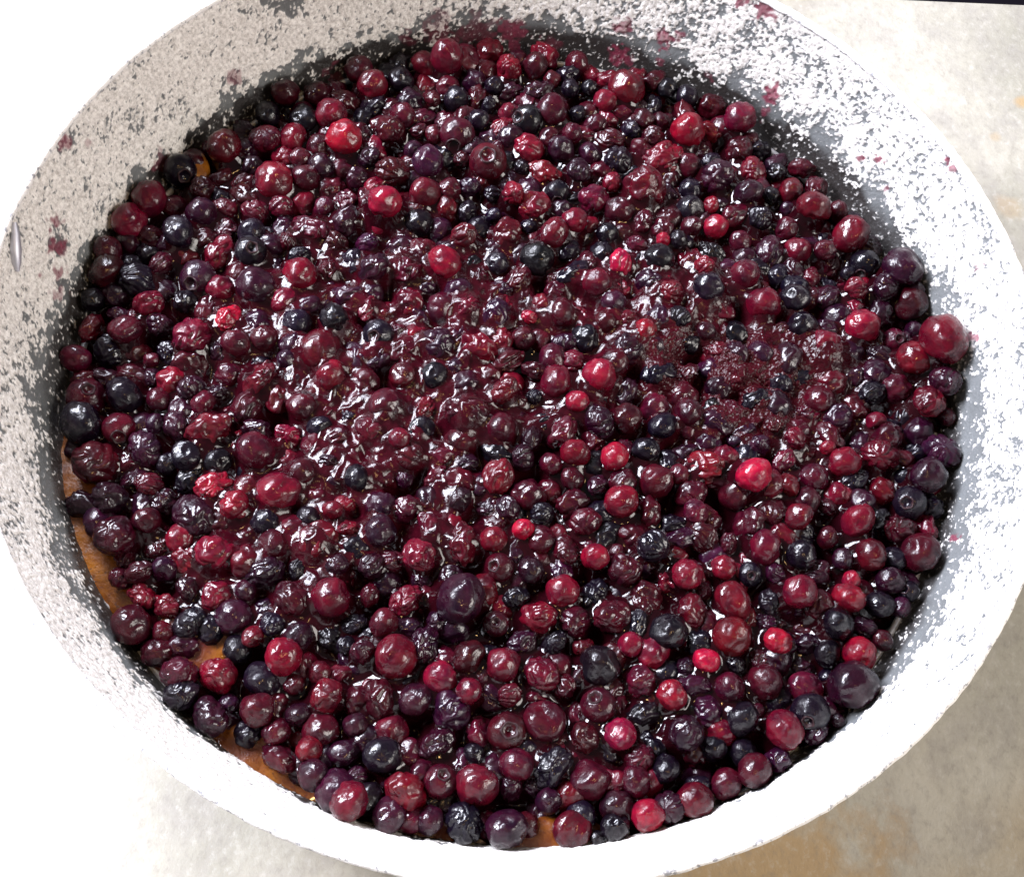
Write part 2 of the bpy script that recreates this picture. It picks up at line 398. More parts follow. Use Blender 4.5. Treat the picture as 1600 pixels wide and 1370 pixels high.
# small bright clasp lug pressed into the wall at the left of the rim
def tube(path, rad, seg=10):
    path = np.array(path); V = []; n = len(path)
    for i, p in enumerate(path):
        t = path[min(i + 1, n - 1)] - path[max(i - 1, 0)]; t /= np.linalg.norm(t)
        a = np.cross(t, (0.3, 0.2, 0.93)); a /= np.linalg.norm(a); b_ = np.cross(t, a)
        r = rad[i] if hasattr(rad, '__len__') else rad
        for q in range(seg): V.append(p + r * (a * math.cos(2 * math.pi * q / seg) + b_ * math.sin(2 * math.pi * q / seg)))
    V = np.array(V).reshape(n, seg, 3); F = [(i * seg + q, i * seg + (q + 1) % seg, (i + 1) * seg + (q + 1) % seg, (i + 1) * seg + q) for i in range(n - 1) for q in range(seg)]
    return V.reshape(-1, 3), F
pa = []
for (u, v, z) in ((10, 345, HR - .0005), (15, 365, HR - .002), (20, 390, HR - .0035), (23, 410, HR - .0050), (24, 424, HR - .0062)):
    p = at_z(u, v, z); rr = math.hypot(p[0], p[1]); w = (wall_r(z) - 0.0006) / rr; pa.append((p[0] * w, p[1] * w, z))
V, F = tube(pa, [0.0005, 0.0010, 0.0014, 0.0011, 0.0004], 12)
link('clasp_lug', mesh_np('clasp_lug', V, F), M_TAB, pan)

# ------------------------------------------------------------------ berries: what the photograph shows
# per crop: origin in the photo and a list "x y r colour skin"; x, y, r in crop pixels (0.3375 photo px each)
# colour: R bright red, r red, m maroon, p purple, k black; skin: s smooth, w wrinkled, v shrivelled, d dented, c crown showing, f ribbed folds
CROPS = [((0, 0), """1240 530 62 k s|1405 555 65 k s|1530 530 70 r s|1590 640 88 R s|1040 680 80 r s|1225 645 70 m f|1480 680 60 m s|1395 740 55 m s|1270 840 87 r s|1415 830 67 m s|835 790 72 k c
690 920 80 r s|600 1020 76 r d|810 960 60 m s|935 985 70 p s|940 880 60 m w|1040 970 60 m w|830 1075 76 k s|945 1130 80 m w|1165 1080 66 k s|1160 1165 70 k c|1240 1090 42 k s|500 1160 60 m s|490 1250 82 m s
640 1300 92 k w|750 1230 60 m w|920 1290 80 p c|1040 1060 60 m v|1180 980 60 m w|1110 1280 70 m s|1390 1270 88 R s|1300 960 55 m w|1440 1060 85 m v|1330 1120 50 m w|1390 1190 55 k w|1500 960 50 m s|1560 1140 60 m v
1070 780 50 m s|1190 1330 90 p s|700 1100 55 m s|1520 1250 60 m v|1320 430 60 m s"""),
((530, 0), """590 285 82 r d|500 265 72 r s|400 300 62 r s|785 320 60 r w|905 310 62 m s|985 370 40 m s|1330 410 82 r s|1230 470 52 r s|155 395 72 r s|285 375 62 k s|715 400 46 k s|540 460 58 k s|425 460 46 m w|1160 410 38 k s|1070 410 42 k s
1520 410 46 k s|985 510 72 m s|1100 530 42 k s|695 490 42 k w|235 600 70 m w|370 610 46 m w|545 625 78 m c|645 560 52 k s|440 625 46 m s|750 590 55 r v|870 560 72 k c|880 690 70 r w|1020 620 65 k d|1080 620 50 m s|1190 580 60 m w
1250 650 65 m w|1350 600 50 k w|1450 640 55 m w|1025 690 60 p s|690 750 82 m c|410 750 76 p s|130 730 55 p w|250 800 80 m f|90 830 55 p w|345 700 50 p s|570 740 42 m w|730 690 42 m s|950 800 65 r v|850 780 42 k w|1110 790 60 p w
1290 745 70 k w|1500 740 80 r v|1410 870 90 r v|1265 850 55 r w|1010 890 56 k c|1110 830 46 k s|210 935 87 R s|400 895 72 m s|510 880 56 m s|600 870 50 p w|710 900 42 k w|805 895 60 r w|795 970 56 p d|910 965 76 r v|1180 925 70 m w
1295 975 66 m s|1470 960 50 k d|370 1030 66 k s|190 1040 66 r s|595 980 50 k w|715 995 32 k s|30 930 50 m v|575 1090 60 r w|775 1090 78 m w|880 1055 44 k s|995 1080 66 r s|1090 1020 60 r s|1150 1050 50 r s|1240 1085 56 k s|1405 1035 60 m w
1500 1110 38 R s|1570 1110 46 k s|915 1200 78 k s|1060 1160 70 k w|490 1215 82 R s|630 1160 60 m w|730 1220 50 k s|290 1160 70 p v|130 1130 55 p w|310 1260 80 m v|160 1240 70 p w|140 1310 50 m w|540 1290 60 k v|650 1280 50 m v|1150 1215 50 m w
1300 1220 66 R w|1480 1205 76 k s|1190 1310 70 r s|1430 1310 60 p w|1280 1340 60 r v|1380 1140 55 m w|1000 1280 50 m v|830 1290 60 m v|740 1340 50 p v|400 1340 50 p v|1530 1350 60 r w|1000 1350 56 m v"""),
((1060, 0), """45 605 82 R s|285 545 72 r s|205 605 66 m s|40 450 50 k s|280 700 66 m w|345 795 62 r w|45 770 60 m s|150 750 46 k w|330 650 42 m s|175 820 80 p w|450 800 46 k w|250 905 70 m w|325 890 60 p s|55 880 52 k s|55 970 62 k d|150 950 42 R s
520 885 56 r s|625 960 77 r s|640 870 56 m w|640 1060 62 m s|500 1065 56 m s|370 1020 72 k w|170 1050 60 r s|60 1050 50 m s|285 1120 50 m s|430 910 42 k s|505 970 36 p s|800 1090 80 r s|740 980 46 m s|880 1145 60 p w|420 1170 70 p w|550 1160 62 r s
1040 1235 88 p s|860 1225 66 k c|690 1230 66 m w|680 1160 50 m s|160 1180 60 k v|60 1220 66 r v|120 1230 46 R w|310 1270 66 m s|460 1280 56 k s|540 1330 62 k s|610 1290 46 r w|670 1340 56 k w|785 1265 32 k s|820 1340 56 r w|960 1330 70 p f|1090 1345 46 p s
140 1330 70 k s|380 1330 50 r v|30 1130 42 k s|230 1320 46 r v"""),
((0, 455), """430 40 52 k s|690 60 70 r w|580 180 72 m s|860 50 60 k w|550 110 46 p v|740 160 60 p w|885 210 92 r w|1060 130 76 R v|1090 240 60 m s|1320 45 66 r s|1215 225 66 m s|1380 145 72 k s|1550 130 72 k s|1480 270 92 r s|1330 320 50 p s|1030 300 70 p w
520 280 82 k w|350 310 60 m s|780 290 60 k v|400 490 82 m c|575 480 87 k s|375 610 94 k s|735 500 56 m s|890 455 70 p f|705 400 42 p w|550 640 72 m c|715 615 46 p s|815 620 62 p w|970 640 95 r v|670 730 76 p f|775 800 50 k s|860 760 70 k d|1200 420 90 r v
1140 540 70 m w|1400 535 76 m s|1530 390 72 r s|1360 410 60 p v|440 790 106 m w|870 870 60 k v|990 900 80 R v|1190 740 92 m s|1290 930 96 r s|510 960 84 p w|620 870 60 p v|690 890 60 m w|900 1040 94 p w|1090 1000 82 r w|760 970 60 p v|1230 1070 66 k s
1400 840 70 m s|1520 780 60 p v|530 1130 86 m w|680 1060 60 m s|730 1160 80 m v|1000 1210 96 r w|860 1250 56 r v|580 1240 60 m v|1270 1175 70 m s|1230 1300 80 p w|1460 1170 95 r v|1430 1050 56 k s|1540 1010 46 r s|640 1300 60 m w|560 1330 56 m w|760 1290 60 p d
1380 1290 50 k w|1560 1270 60 p w|1330 670 56 r v|1480 630 60 k d|1010 790 60 k d|700 320 36 m s|1000 470 50 p v"""),
((530, 455), """30 150 60 k s|130 80 60 r v|180 205 72 k c|275 190 46 m w|455 250 85 p w|590 85 70 r w|730 120 76 p w|370 130 50 p v|1270 55 62 p s|1030 100 76 m s|880 120 42 R w|1130 130 56 r v|1230 140 60 m s|1340 130 50 r w|1415 180 62 R s|1570 120 60 k w|1560 30 50 r w
640 280 90 r v|775 320 76 m v|290 390 64 r s|440 395 66 k s|540 350 46 p s|850 220 56 m s|1040 240 60 p f|1340 270 76 p w|1530 240 60 m v|1000 420 77 r s|1205 390 80 r s|1100 510 62 R s|1080 330 60 r w|765 460 66 r w|900 490 42 k f|220 530 86 m s|150 650 76 m f
280 680 50 r s|400 540 50 r v|590 550 90 m v|520 610 70 p v|380 640 60 k d|50 570 50 k v|740 640 82 m s|890 680 60 p w|820 520 60 m w|1200 600 82 p f|1330 590 70 m s|1495 625 72 k s|1580 550 46 r s|1010 580 50 m v|980 800 56 m s|1095 750 76 r s|1275 765 77 R s
1420 735 66 k s|735 860 80 r w|325 770 86 m f|80 865 66 k s|850 770 60 p f|1470 880 80 m s|1305 970 86 R s|1080 870 56 m s|1195 900 56 p w|20 990 50 r w|310 1010 66 m w|190 1110 76 p s|430 1110 80 m v|560 970 60 p w|700 1000 60 p v|780 1000 60 p w|850 1100 55 R s
1140 1070 76 m w|570 1170 90 r v|375 1220 86 r w|715 1150 70 r s|930 1150 70 m s|1045 1200 70 m w|1185 1230 72 R s|1365 1130 76 m w|1455 1180 82 k f|740 1280 68 m c|885 1290 66 p s|1285 1210 42 m s|1320 1290 80 m w|1020 1340 70 r s|520 1340 76 p w|150 1270 60 p w|240 1250 60 m w
380 1330 50 p v|1540 1320 70 r v|40 1100 60 r v|40 1280 56 m v|940 1030 60 k f|450 860 56 m v|300 870 46 p w|590 790 56 p v|1570 850 50 m s"""),
((1060, 455), """395 60 80 r s|540 30 66 k s|690 30 60 p w|780 40 80 r v|850 165 86 R s|1230 220 102 r s|575 165 72 k s|680 180 60 p w|380 285 62 p s|505 315 76 p s|690 290 100 r v|1090 310 77 r s|1000 225 50 m c|940 300 60 p v|1070 60 76 m d|930 30 60 m w|1235 415 80 p f
1160 510 80 r w|1060 590 90 k v|900 470 60 k w|1040 410 80 m v|130 190 50 p s|270 400 70 m v|50 370 46 m v|45 560 66 m s|250 560 60 m v|440 610 60 m v|740 590 66 p w|600 570 50 m v|915 605 46 r d|540 680 56 r w|375 715 60 p w|120 810 80 r v|350 850 92 R s|265 940 82 m s
770 790 72 r s|690 725 36 r s|930 760 80 m f|1220 740 76 p f|1155 850 82 p s|1050 870 60 k s|630 860 66 m s|510 900 56 r s|490 790 60 m v|60 940 76 m w|430 1030 76 m w|555 1040 66 r s|830 1060 82 r s|690 1000 46 m w|1070 980 72 k c|1030 1110 80 m v|1120 1210 82 m s
890 1220 77 m s|990 1240 62 k s|400 1185 82 r s|560 1130 70 k f|570 1220 70 k s|690 1140 50 m s|110 1140 70 m w|210 1280 60 r s|40 1310 70 r s|330 1310 56 k c|450 1310 60 p w|640 1310 70 p w|760 1240 50 p s|230 1170 50 m w|80 1020 60 m s|1240 580 42 m s|1090 180 42 p s
800 1340 50 R s|980 1340 60 p s|150 40 50 p w|180 270 42 r v|30 150 50 k w|460 200 50 m v"""),
((0, 910), """610 195 92 m s|755 230 50 r s|660 60 60 r v|770 110 62 r v|875 190 76 k f|1000 60 66 r w|870 30 60 p w|1135 40 50 p s|1350 80 86 m w|1220 130 60 p v|1260 190 60 k w|1530 70 95 r s|1380 250 70 p s|1310 340 92 R s|1100 310 66 k s|1170 250 50 r s|1540 260 70 k v
830 420 82 m w|1010 430 86 r w|1220 450 86 k s|810 540 80 k w|975 620 86 p w|1150 700 76 k w|1190 590 76 m s|1280 690 66 m s|1510 530 86 r w|1360 470 50 m s|1410 850 80 p f|1450 890 70 p s|1540 1010 102 p s|1580 790 62 p s|1430 770 60 r s|1380 610 60 p s|1480 420 56 m s|1060 560 46 p s"""),
((530, 910), """560 70 116 p s|820 70 60 k w|1035 40 82 r s|1180 50 70 k v|310 80 76 r v|140 60 56 m w|205 190 66 m s|725 190 60 m c|920 160 87 r w|1090 180 76 m w|1270 160 90 m w|1420 90 90 m v|1350 285 62 r s|1520 230 92 k s|110 320 66 m w|260 340 97 r s|30 290 46 k w|390 290 80 p v
600 345 76 m s|470 440 82 r s|600 500 62 r s|760 380 82 r s|845 280 70 p v|995 280 60 k f|940 420 82 r w|1045 480 62 m w|1205 385 92 k d|1200 570 80 m c|1395 460 76 m w|1540 520 77 R s|190 540 86 m w|350 540 82 p s|520 590 92 p w|700 540 70 p v|790 520 56 m w|950 640 92 m d
75 660 60 p s|240 690 76 m s|200 800 87 k s|460 740 100 p v|775 690 87 m c|1140 720 76 m w|1300 700 78 r s|1350 740 38 k s|1550 690 76 p f|20 790 66 p s|980 850 92 k v|820 840 76 m s|625 790 50 k s|1390 810 70 m f|1510 860 66 k s|1160 910 92 m d|1370 920 70 m s|635 940 97 r s
310 970 97 r w|470 920 76 m c|795 950 60 p w|970 1010 60 p s|1290 1040 82 p s|1120 1080 66 k c|40 1020 92 r s|80 910 60 p f|225 1100 76 p s|420 1100 66 p s|580 1110 92 k f|775 1215 97 p s|870 1120 60 m s|900 940 50 p w|1090 1220 82 r d|1290 1190 62 k s|1450 1150 87 R s
1400 1030 50 m w|1530 1040 76 p f|1200 1220 32 k s|660 430 50 m s|450 180 50 p w|70 190 50 k v|1130 300 50 m w"""),
((1060, 910), """60 130 78 r w|255 85 88 r s|110 40 50 m w|245 250 88 r s|130 360 67 R s|460 270 66 R s|590 210 76 m w|740 195 77 k s|640 110 80 m w|560 40 76 r s|790 70 77 R s|930 100 66 k s|1030 115 46 p s|1065 40 46 k c|985 20 42 p s|860 205 56 p w|945 265 50 m s|840 330 82 R s|690 330 66 k s
810 480 102 p s|400 460 82 m s|230 490 76 m s|370 340 50 m v|430 90 70 k v|400 190 50 p v|260 380 50 k w|560 400 60 p w|590 490 80 m s|610 600 82 k c|135 600 70 p w|290 630 80 k d|490 680 92 r s|630 690 60 p w|40 700 80 p w|160 770 60 k s|300 790 67 k s|360 880 76 m s|460 820 56 p w
220 930 70 m s|95 1050 77 r s|85 950 60 k w|690 440 42 k s|360 600 42 m s|30 390 46 p w|740 640 32 p s|10 1050 42 k s""")]
KCROP = 540 / 1600
ann = []
for (ox, oy), txt in CROPS:
    for it in txt.replace('\n', '|').split('|'):
        x, y, r, c, s = it.split()
        ann.append((ox + float(x) * KCROP, oy + float(y) * KCROP, float(r) * KCROP, c, s))
# drop doubles listed in two crops
keep = []
for a in sorted(ann, key=lambda a: -a[2]):
    if all(math.hypot(a[0] - b_[0], a[1] - b_[1]) > 0.62 * max(a[2], b_[2]) for b_ in keep): keep.append(a)
ann = keep
n0 = len(ann)
score = np.array([{'R': 2.4, 'r': 1.2, 'm': .4, 'p': .5, 'k': .3}[a[3]] + {'s': .8, 'c': .9, 'd': .4, 'w': .2, 'f': .3, 'v': -.6}[a[4]] + (a[2] - 24) * .09 for a in ann])
D = np.array([ray(a[0], a[1]) for a in ann])
z0 = np.clip(score * 0.0007 - 0.0016, -0.004, 0.0022)
cen = cam_c + D * ((z0 - cam_c[2]) / D[:, 2])[:, None]
rad = np.array([a[2] for a in ann]) * np.linalg.norm(cen - cam_c, axis=1) / FPX * np.array([0.95 if a[3] == 'R' else 1.04 for a in ann])
base_t = np.linalg.norm(cen - cam_c, axis=1); t = base_t.copy()
for it in range(60):                                             # settle: shift neighbours apart along their lines of sight
    cen = cam_c + D * t[:, None]
    d = np.linalg.norm(cen[:, None] - cen[None], axis=2); want = 0.80 * (rad[:, None] + rad[None]); np.fill_diagonal(d, 1)
    ov = np.clip(want - d, 0, None); np.fill_diagonal(ov, 0)
    sgn = np.sign(score[:, None] - score[None])
    t -= 0.12 * (ov * sgn).sum(1)
    t = base_t + np.clip(t - base_t, -0.0035, 0.0045)
for it in range(30):
    cen = cam_c + D * t[:, None]
    out = np.hypot(cen[:, 0], cen[:, 1]) > wall_r(cen[:, 2]) - rad * 0.93
    t = np.where(out & (cen[:, 2] < 0.0005 + 0.0085 * sstep(-0.075, -0.03, cen[:, 1])), t - 0.0004, t)
cen = cam_c + D * t[:, None]
rw = np.hypot(cen[:, 0], cen[:, 1]); lim = wall_r(cen[:, 2]) - rad * 0.93       # keep inside the wall
sh = np.minimum(1, lim / rw); cen[:, 0] *= sh; cen[:, 1] *= sh

# packed berries in between and below
fill = []
allc = list(cen); allr = list(rad)
PC = np.array(allc); PR = np.array(allr)
def try_fill(n, zlo, zhi, rlo, rhi, tol, tries_vis=True):
    global PC, PR
    for _ in range(n):
        rr = 0.1035 * math.sqrt(random.random()); aa = random.random() * 2 * math.pi
        z = random.uniform(zlo, zhi); r = random.uniform(rlo, rhi)
        p = np.array([rr * math.cos(aa), rr * math.sin(aa), z])
        if rr > wall_r(z) - r: continue
        u, v = project(p)
        if rr > 0.088 and APPLE_GAP(u, v): continue
        d = np.linalg.norm(PC - p, axis=1)
        if (d < tol * (PR + r)).any(): continue
        PC = np.vstack([PC, p]); PR = np.append(PR, r); fill.append((p, r))
GAPS = [(108, 760, 30), (128, 830, 30), (155, 900, 28), (318, 1012, 30), (275, 1028, 16), (370, 1180, 22), (415, 1215, 28), (450, 1240, 22), (680, 1318, 38), (730, 1330, 26), (860, 1325, 26), (318, 265, 14)]
def APPLE_GAP(u, v): return any(math.hypot(u - a, v - b_) < r for a, b_, r in GAPS)
try_fill(9000, -0.0042, -0.0008, 0.0032, 0.0042, 0.64)
try_fill(5000, -0.0085, -0.0050, 0.0034, 0.0046, 0.76)
print('annotated', n0, 'fill', len(fill))

# ---- berry shapes (unit radius)
def ico(sub):
    import bmesh
    bm = bmesh.new(); bmesh.ops.create_icosphere(bm, subdivisions=sub, radius=1.0)
    V = np.array([v.co[:] for v in bm.verts]); F = np.array([[v.index for v in f.verts] for f in bm.faces]); bm.free(); return V, F
I4, F4 = ico(5); I3, F3 = ico(4)
def shape(V, kind, seed):
    r = np.random.default_rng(seed)
    o = r.uniform(0, 50, 3); Q = V + o
    d = 1 + 0.10 * (noise(Q, 1.2, seed) - 0.5) + 0.05 * (noise(Q, 2.6, seed + 1) - .5)
    th = np.arccos(np.clip(V[:, 2], -1, 1)); lon = np.arctan2(V[:, 1], V[:, 0])
    an = np.array([(1, 1, .38), (.42, 1, 1), (1, .5, .8)][seed % 3])
    wp = lambda k, sc: (Q + k * np.stack([perlin(Q, sc, seed + 5), perlin(Q, sc, seed + 6), perlin(Q, sc, seed + 7)], -1)) * an
    if kind == 's':
        d -= 0.10 * np.exp(-(th / 0.22) ** 2) - 0.035 * np.exp(-((th - 0.33) / 0.12) ** 2)
        d += 0.07 * perlin(Q, 1.1, seed + 9)
        d -= 0.085 * crease(wp(.4, 1.3), 1.35, seed + 4, 3.0) * sstep(.36, .54, noise(Q, 1.3, seed + 12))
        for _ in range(2):
            ax = r.normal(size=3); ax /= np.linalg.norm(ax); c = V @ ax; d -= 0.55 * np.clip(c - r.uniform(.80, .92), 0, None)
    elif kind == 'c':
        d -= 0.30 * np.exp(-(th / 0.27) ** 4) - 0.05 * np.exp(-((th - 0.42) / 0.10) ** 2) * (1 + .5 * np.cos(5 * lon))
        d += 0.02 * perlin(Q, 3.0, seed + 8)
    elif kind == 'w':
        d += 0.10 * perlin(Q, 1.5, seed + 9)
        d -= 0.13 * crease(wp(.4, 1.2), 1.35, seed + 2, 2.6) + 0.032 * crease(wp(.3, 2), 2.3, seed + 3, 2.4)
        d += 0.05
    elif kind == 'v':
        d += 0.24 * perlin(Q, 1.25, seed + 9)
        d -= 0.20 * crease(wp(.6, 1.2), 1.25, seed + 2, 2.2) + 0.06 * crease(wp(.4, 2), 2.2, seed + 3, 2.2)
        d += 0.10
    elif kind == 'f':
        n = r.integers(6, 9); ph = lon * n / 2 + 1.6 * perlin(Q, 1.2, seed + 2)
        d -= 0.15 * (1 - np.abs(np.sin(ph))) ** 2 * np.sin(th) ** 0.8 * (0.5 + noise(Q, 1.6, seed + 11))
        d -= 0.04 * crease(wp(.4, 2), 2.6, seed + 3, 3)
    elif kind == 'd':
        for _ in range(3):
            ax = r.normal(size=3); ax[2] = abs(ax[2]) + .5; ax /= np.linalg.norm(ax)
            c = V @ ax; d -= 0.9 * np.clip(c - r.uniform(.72, .85), 0, None)
        d -= 0.03 * crease(wp(.4, 2), 2.2, seed + 3, 4)
    P_ = V * d[:, None]
    sc = {'s': (1, 1, r.uniform(.9, 1.02)), 'c': (1, 1, .9), 'w': (1, r.uniform(.88, 1), .9), 'v': (1.08, r.uniform(.8, 1), .72), 'f': (1.05, .95, .9), 'd': (1, 1, .95)}[kind]
    return P_ * np.array(sc)
KINDN = {'s': 9, 'c': 3, 'w': 9, 'v': 9, 'f': 4, 'd': 4}
PROTO = {}; LOW = {}
for kd, cnt in KINDN.items():
    for i in range(cnt):
        sd = 100 * (ord(kd) - 96) + i * 13
        PROTO[kd, i] = mesh_np('berry_' + kd, shape(I4 if kd in 'wvf' else I3, kd, sd), F4 if kd in 'wvf' else F3)
        PROTO[kd, i].materials.append(M_BERRY)
        LOW[kd, i] = shape(I3, kd, sd) if False else None
# five-lobed crown of a blueberry
lon = np.linspace(0, 2 * np.pi, 60, endpoint=False); V = []
for (rr, hh) in ((0.24, 0.76), (0.30, 0.83), (0.36, 0.895), (0.405, 0.91), (0.43, 0.885), (0.44, 0.83)):
    lob = 0.5 + 0.5 * np.cos(5 * lon)
    V.append(np.stack([rr * (1 + .12 * lob) * np.cos(lon), rr * (1 + .12 * lob) * np.sin(lon), hh - 0.03 + (0.05 * lob if rr > .3 else 0 * lob)], -1))
V = np.stack(V, 1).reshape(-1, 3)
CALYX = mesh_np('calyx', V, grid_faces(60, 6, True)); CALYX.materials.append(M_CALYX)

COL = {'R': (0.112, 0.0014, 0.0090), 'r': (0.056, 0.0011, 0.0062), 'm': (0.027, 0.0010, 0.0046), 'p': (0.0122, 0.0012, 0.0060), 'k': (0.0034, 0.0016, 0.0044)}
def tint(c):
    j = rng.normal(0, 1, 3); b_ = COL[c]; s = math.exp(0.22 * j[0])
    return (b_[0] * s, b_[1] * s * math.exp(.15 * j[1]), b_[2] * s * math.exp(.15 * j[2]))

# ---- labels that single each berry out: look, ring, clock position
CN = {'R': 'bright red', 'r': 'red', 'm': 'maroon', 'p': 'dark purple', 'k': 'black'}
SN = {'s': 'smooth', 'c': 'crowned', 'w': 'wrinkled', 'v': 'shrivelled', 'f': 'ribbed', 'd': 'dented'}
HOURS = ['twelve', 'one', 'two', 'three', 'four', 'five', 'six', 'seven', 'eight', 'nine', 'ten', 'eleven']
def place(u, v):
    q = math.hypot((u - 800) / 710, (v - 700) / 645)
    ringn = ('at the very centre' if q < .12 else 'near the centre' if q < .3 else 'partway out from the centre' if q < .5 else 'midway to the wall' if q < .68
             else 'a few berries from the wall' if q < .84 else 'close to the pan wall')
    if q < .12: return ringn
    h = (math.degrees(math.atan2((u - 800) / 710, (700 - v) / 645)) % 360) / 15
    h = int(round(h)) % 24
    return ringn + ' at ' + ('half past ' if h % 2 else '') + HOURS[h // 2] + ("" if h % 2 else " o'clock")
labs = {}
for i, a in enumerate(ann):
    L = (CN[a[3]], SN[a[4]], place(a[0], a[1])); labs.setdefault(L, []).append(i)
LABEL = [''] * n0
ORD = ['first', 'second', 'third', 'fourth', 'fifth', 'sixth']
for L, ids in labs.items():
    base = '%s %s berry %s' % L
    if len(ids) == 1: LABEL[ids[0]] = base
    elif len(ids) == 2:
        i, j = ids
        if abs(ann[i][2] - ann[j][2]) > 4: 
            LABEL[max(ids, key=lambda q: ann[q][2])] = 'larger ' + base; LABEL[min(ids, key=lambda q: ann[q][2])] = 'smaller ' + base
        elif abs(ann[i][0] - ann[j][0]) > abs(ann[i][1] - ann[j][1]):
            s_ = sorted(ids, key=lambda q: ann[q][0]); LABEL[s_[0]] = 'left-hand ' + base; LABEL[s_[1]] = 'right-hand ' + base
        else:
            s_ = sorted(ids, key=lambda q: ann[q][1]); LABEL[s_[0]] = 'upper ' + base; LABEL[s_[1]] = 'lower ' + base
    else:
        for q, i in enumerate(sorted(ids, key=lambda q: ann[q][0])): LABEL[i] = ORD[q] + ' from left, ' + base

NAME = {'R': 'red_berry', 'r': 'red_berry', 'm': 'maroon_berry', 'p': 'blueberry', 'k': 'blueberry'}
GRP = {'red_berry': 'red berries in the cake pan', 'maroon_berry': 'maroon berries in the cake pan', 'blueberry': 'blueberries in the cake pan'}
for i, a in enumerate(ann):
    kd = a[4]; me = PROTO[kd, int(rng.integers(KINDN[kd]))]
    nm = NAME[a[3]]
    o = bpy.data.objects.new(nm, me); C.objects.link(o); o.location = cen[i]
    sc = rad[i]; o.scale = (sc * rng.uniform(.93, 1.09), sc * rng.uniform(.88, 1.03), sc * rng.uniform(.84, 1.0)) if kd != 'c' else (sc, sc, sc); o.color = (*tint(a[3]), 1)
    if kd in 'c': 
        ax = Vector((-D[i])) * 1.0 + Vector(rng.normal(0, .42, 3))
    elif kd == 'd': ax = Vector((-D[i])) + Vector(rng.normal(0, .4, 3))
    elif kd == 'v': ax = Vector((0, 0, 1)) + Vector(rng.normal(0, .5, 3))
    else: ax = Vector(rng.normal(0, 1, 3))
    qn = ax.to_track_quat('Z', 'Y'); qr = Matrix.Rotation(rng.uniform(0, 6.283), 4, 'Z').to_quaternion()
    o.rotation_mode = 'QUATERNION'; o.rotation_quaternion = qn @ qr
    tag(o, LABEL[i], 'berry', GRP[nm])
    if kd == 'c':
        c = bpy.data.objects.new('calyx', CALYX); C.objects.link(c); c.parent = o
        w_ = rng.uniform(.72, .95); c.scale = (w_, w_ * rng.uniform(.9, 1.1), 1.0)
# ---- the packed rest as one mass
Vs = []; Fs = []; Ts = []; off = 0
lows = [(kd, shape(I3, kd, 900 + 31 * q)) for q, kd in enumerate('swvwvvwvwv')]
I2, F2 = ico(4)
for (p, r) in fill:
    kd, Vv = lows[int(rng.integers(len(lows)))]
    m = np.array(Vector(rng.normal(0, 1, 3)).to_track_quat('Z', 'Y').to_matrix())
    Vs.append((Vv * r) @ m.T + p); Fs.append(F3 + off); off += len(Vv)
    cc = tint(random.choices('Rrmpk', (0, 4, 10, 7, 4))[0]); Ts.append(np.tile(cc, (len(Vv), 1)))
me = mesh_np('packed_berries', np.vstack(Vs), np.vstack(Fs)); add_col(me, 'tint', np.vstack(Ts))
tag(link('packed_berries', me, M_FILL), 'packed small berries and skins between and beneath the larger berries', 'berries', kind='stuff')

# ------------------------------------------------------------------ juice and pulp lying between the berries
G = 560; ext = 0.1045
gx = np.linspace(-ext, ext, G); X, Y = np.meshgrid(gx, gx, indexing='ij'); cell = gx[1] - gx[0]
T = np.full((G, G), -0.012)
for p, r in zip(PC, PR):
    i0 = max(int((p[0] - r + ext) / cell), 0); i1 = min(int((p[0] + r + ext) / cell) + 2, G)
    j0 = max(int((p[1] - r + ext) / cell), 0); j1 = min(int((p[1] + r + ext) / cell) + 2, G)
    q = r * r - (X[i0:i1, j0:j1] - p[0]) ** 2 - (Y[i0:i1, j0:j1] - p[1]) ** 2
    T[i0:i1, j0:j1] = np.maximum(T[i0:i1, j0:j1], np.where(q > 0, p[2] + np.sqrt(np.clip(q, 0, None)), -0.02))
def blur(a, s):
    n = int(3 * s) + 1; kx = np.exp(-0.5 * (np.arange(-n, n + 1) / s) ** 2); kx /= kx.sum()
    a = np.apply_along_axis(lambda m: np.convolve(np.pad(m, n, mode='edge'), kx, 'valid'), 0, a)
    return np.apply_along_axis(lambda m: np.convolve(np.pad(m, n, mode='edge'), kx, 'valid'), 1, a)
Bm = blur(T, 0.0022 / cell); Bf = blur(T, 0.0008 / cell)
PP = np.stack([X, Y, 0 * X], -1).reshape(-1, 3)
U, Vp = project(PP); U = U.reshape(G, G); Vp = Vp.reshape(G, G)
def blob(u, v, ru, rv): return np.exp(-(((U - u) / ru) ** 2 + ((Vp - v) / rv) ** 2))
pulp = np.clip(blob(640, 620, 260, 190) + .9 * blob(1150, 600, 190, 130) + .7 * blob(600, 480, 240, 110) + .6 * blob(950, 480, 180, 120) + .6 * blob(420, 880, 160, 100) + .5 * blob(620, 800, 150, 80) + .4 * blob(1100, 480, 140, 80), 0, 1)
grain = np.clip(1.5 * blob(1190, 600, 130, 75) + .7 * blob(1060, 560, 80, 60) + .5 * blob(1010, 280, 70, 50), 0, 1)
dark = np.clip(blob(900, 775, 90, 30) + blob(920, 690, 70, 25) + blob(830, 560, 60, 40) + .7 * blob(700, 990, 80, 30), 0, 1)   # open pools of juice
Pn = PP * 1.0
rn = ridge(Pn + 0.002 * np.stack([noise(Pn, 300, 61), noise(Pn, 300, 62), 0 * noise(Pn, 300, 63)], -1), 330, 60).reshape(G, G)
rn2 = noise(Pn, 750, 64).reshape(G, G)
off = 0.0017 - 0.0012 * pulp
H = 0.65 * Bm + 0.35 * Bf - off + (0.25 + 0.75 * pulp) * ((rn ** 3) * 0.0005 + rn2 * 0.0003) + grain * (noise(Pn, 1300, 71).reshape(G, G) - .3) * 0.0008
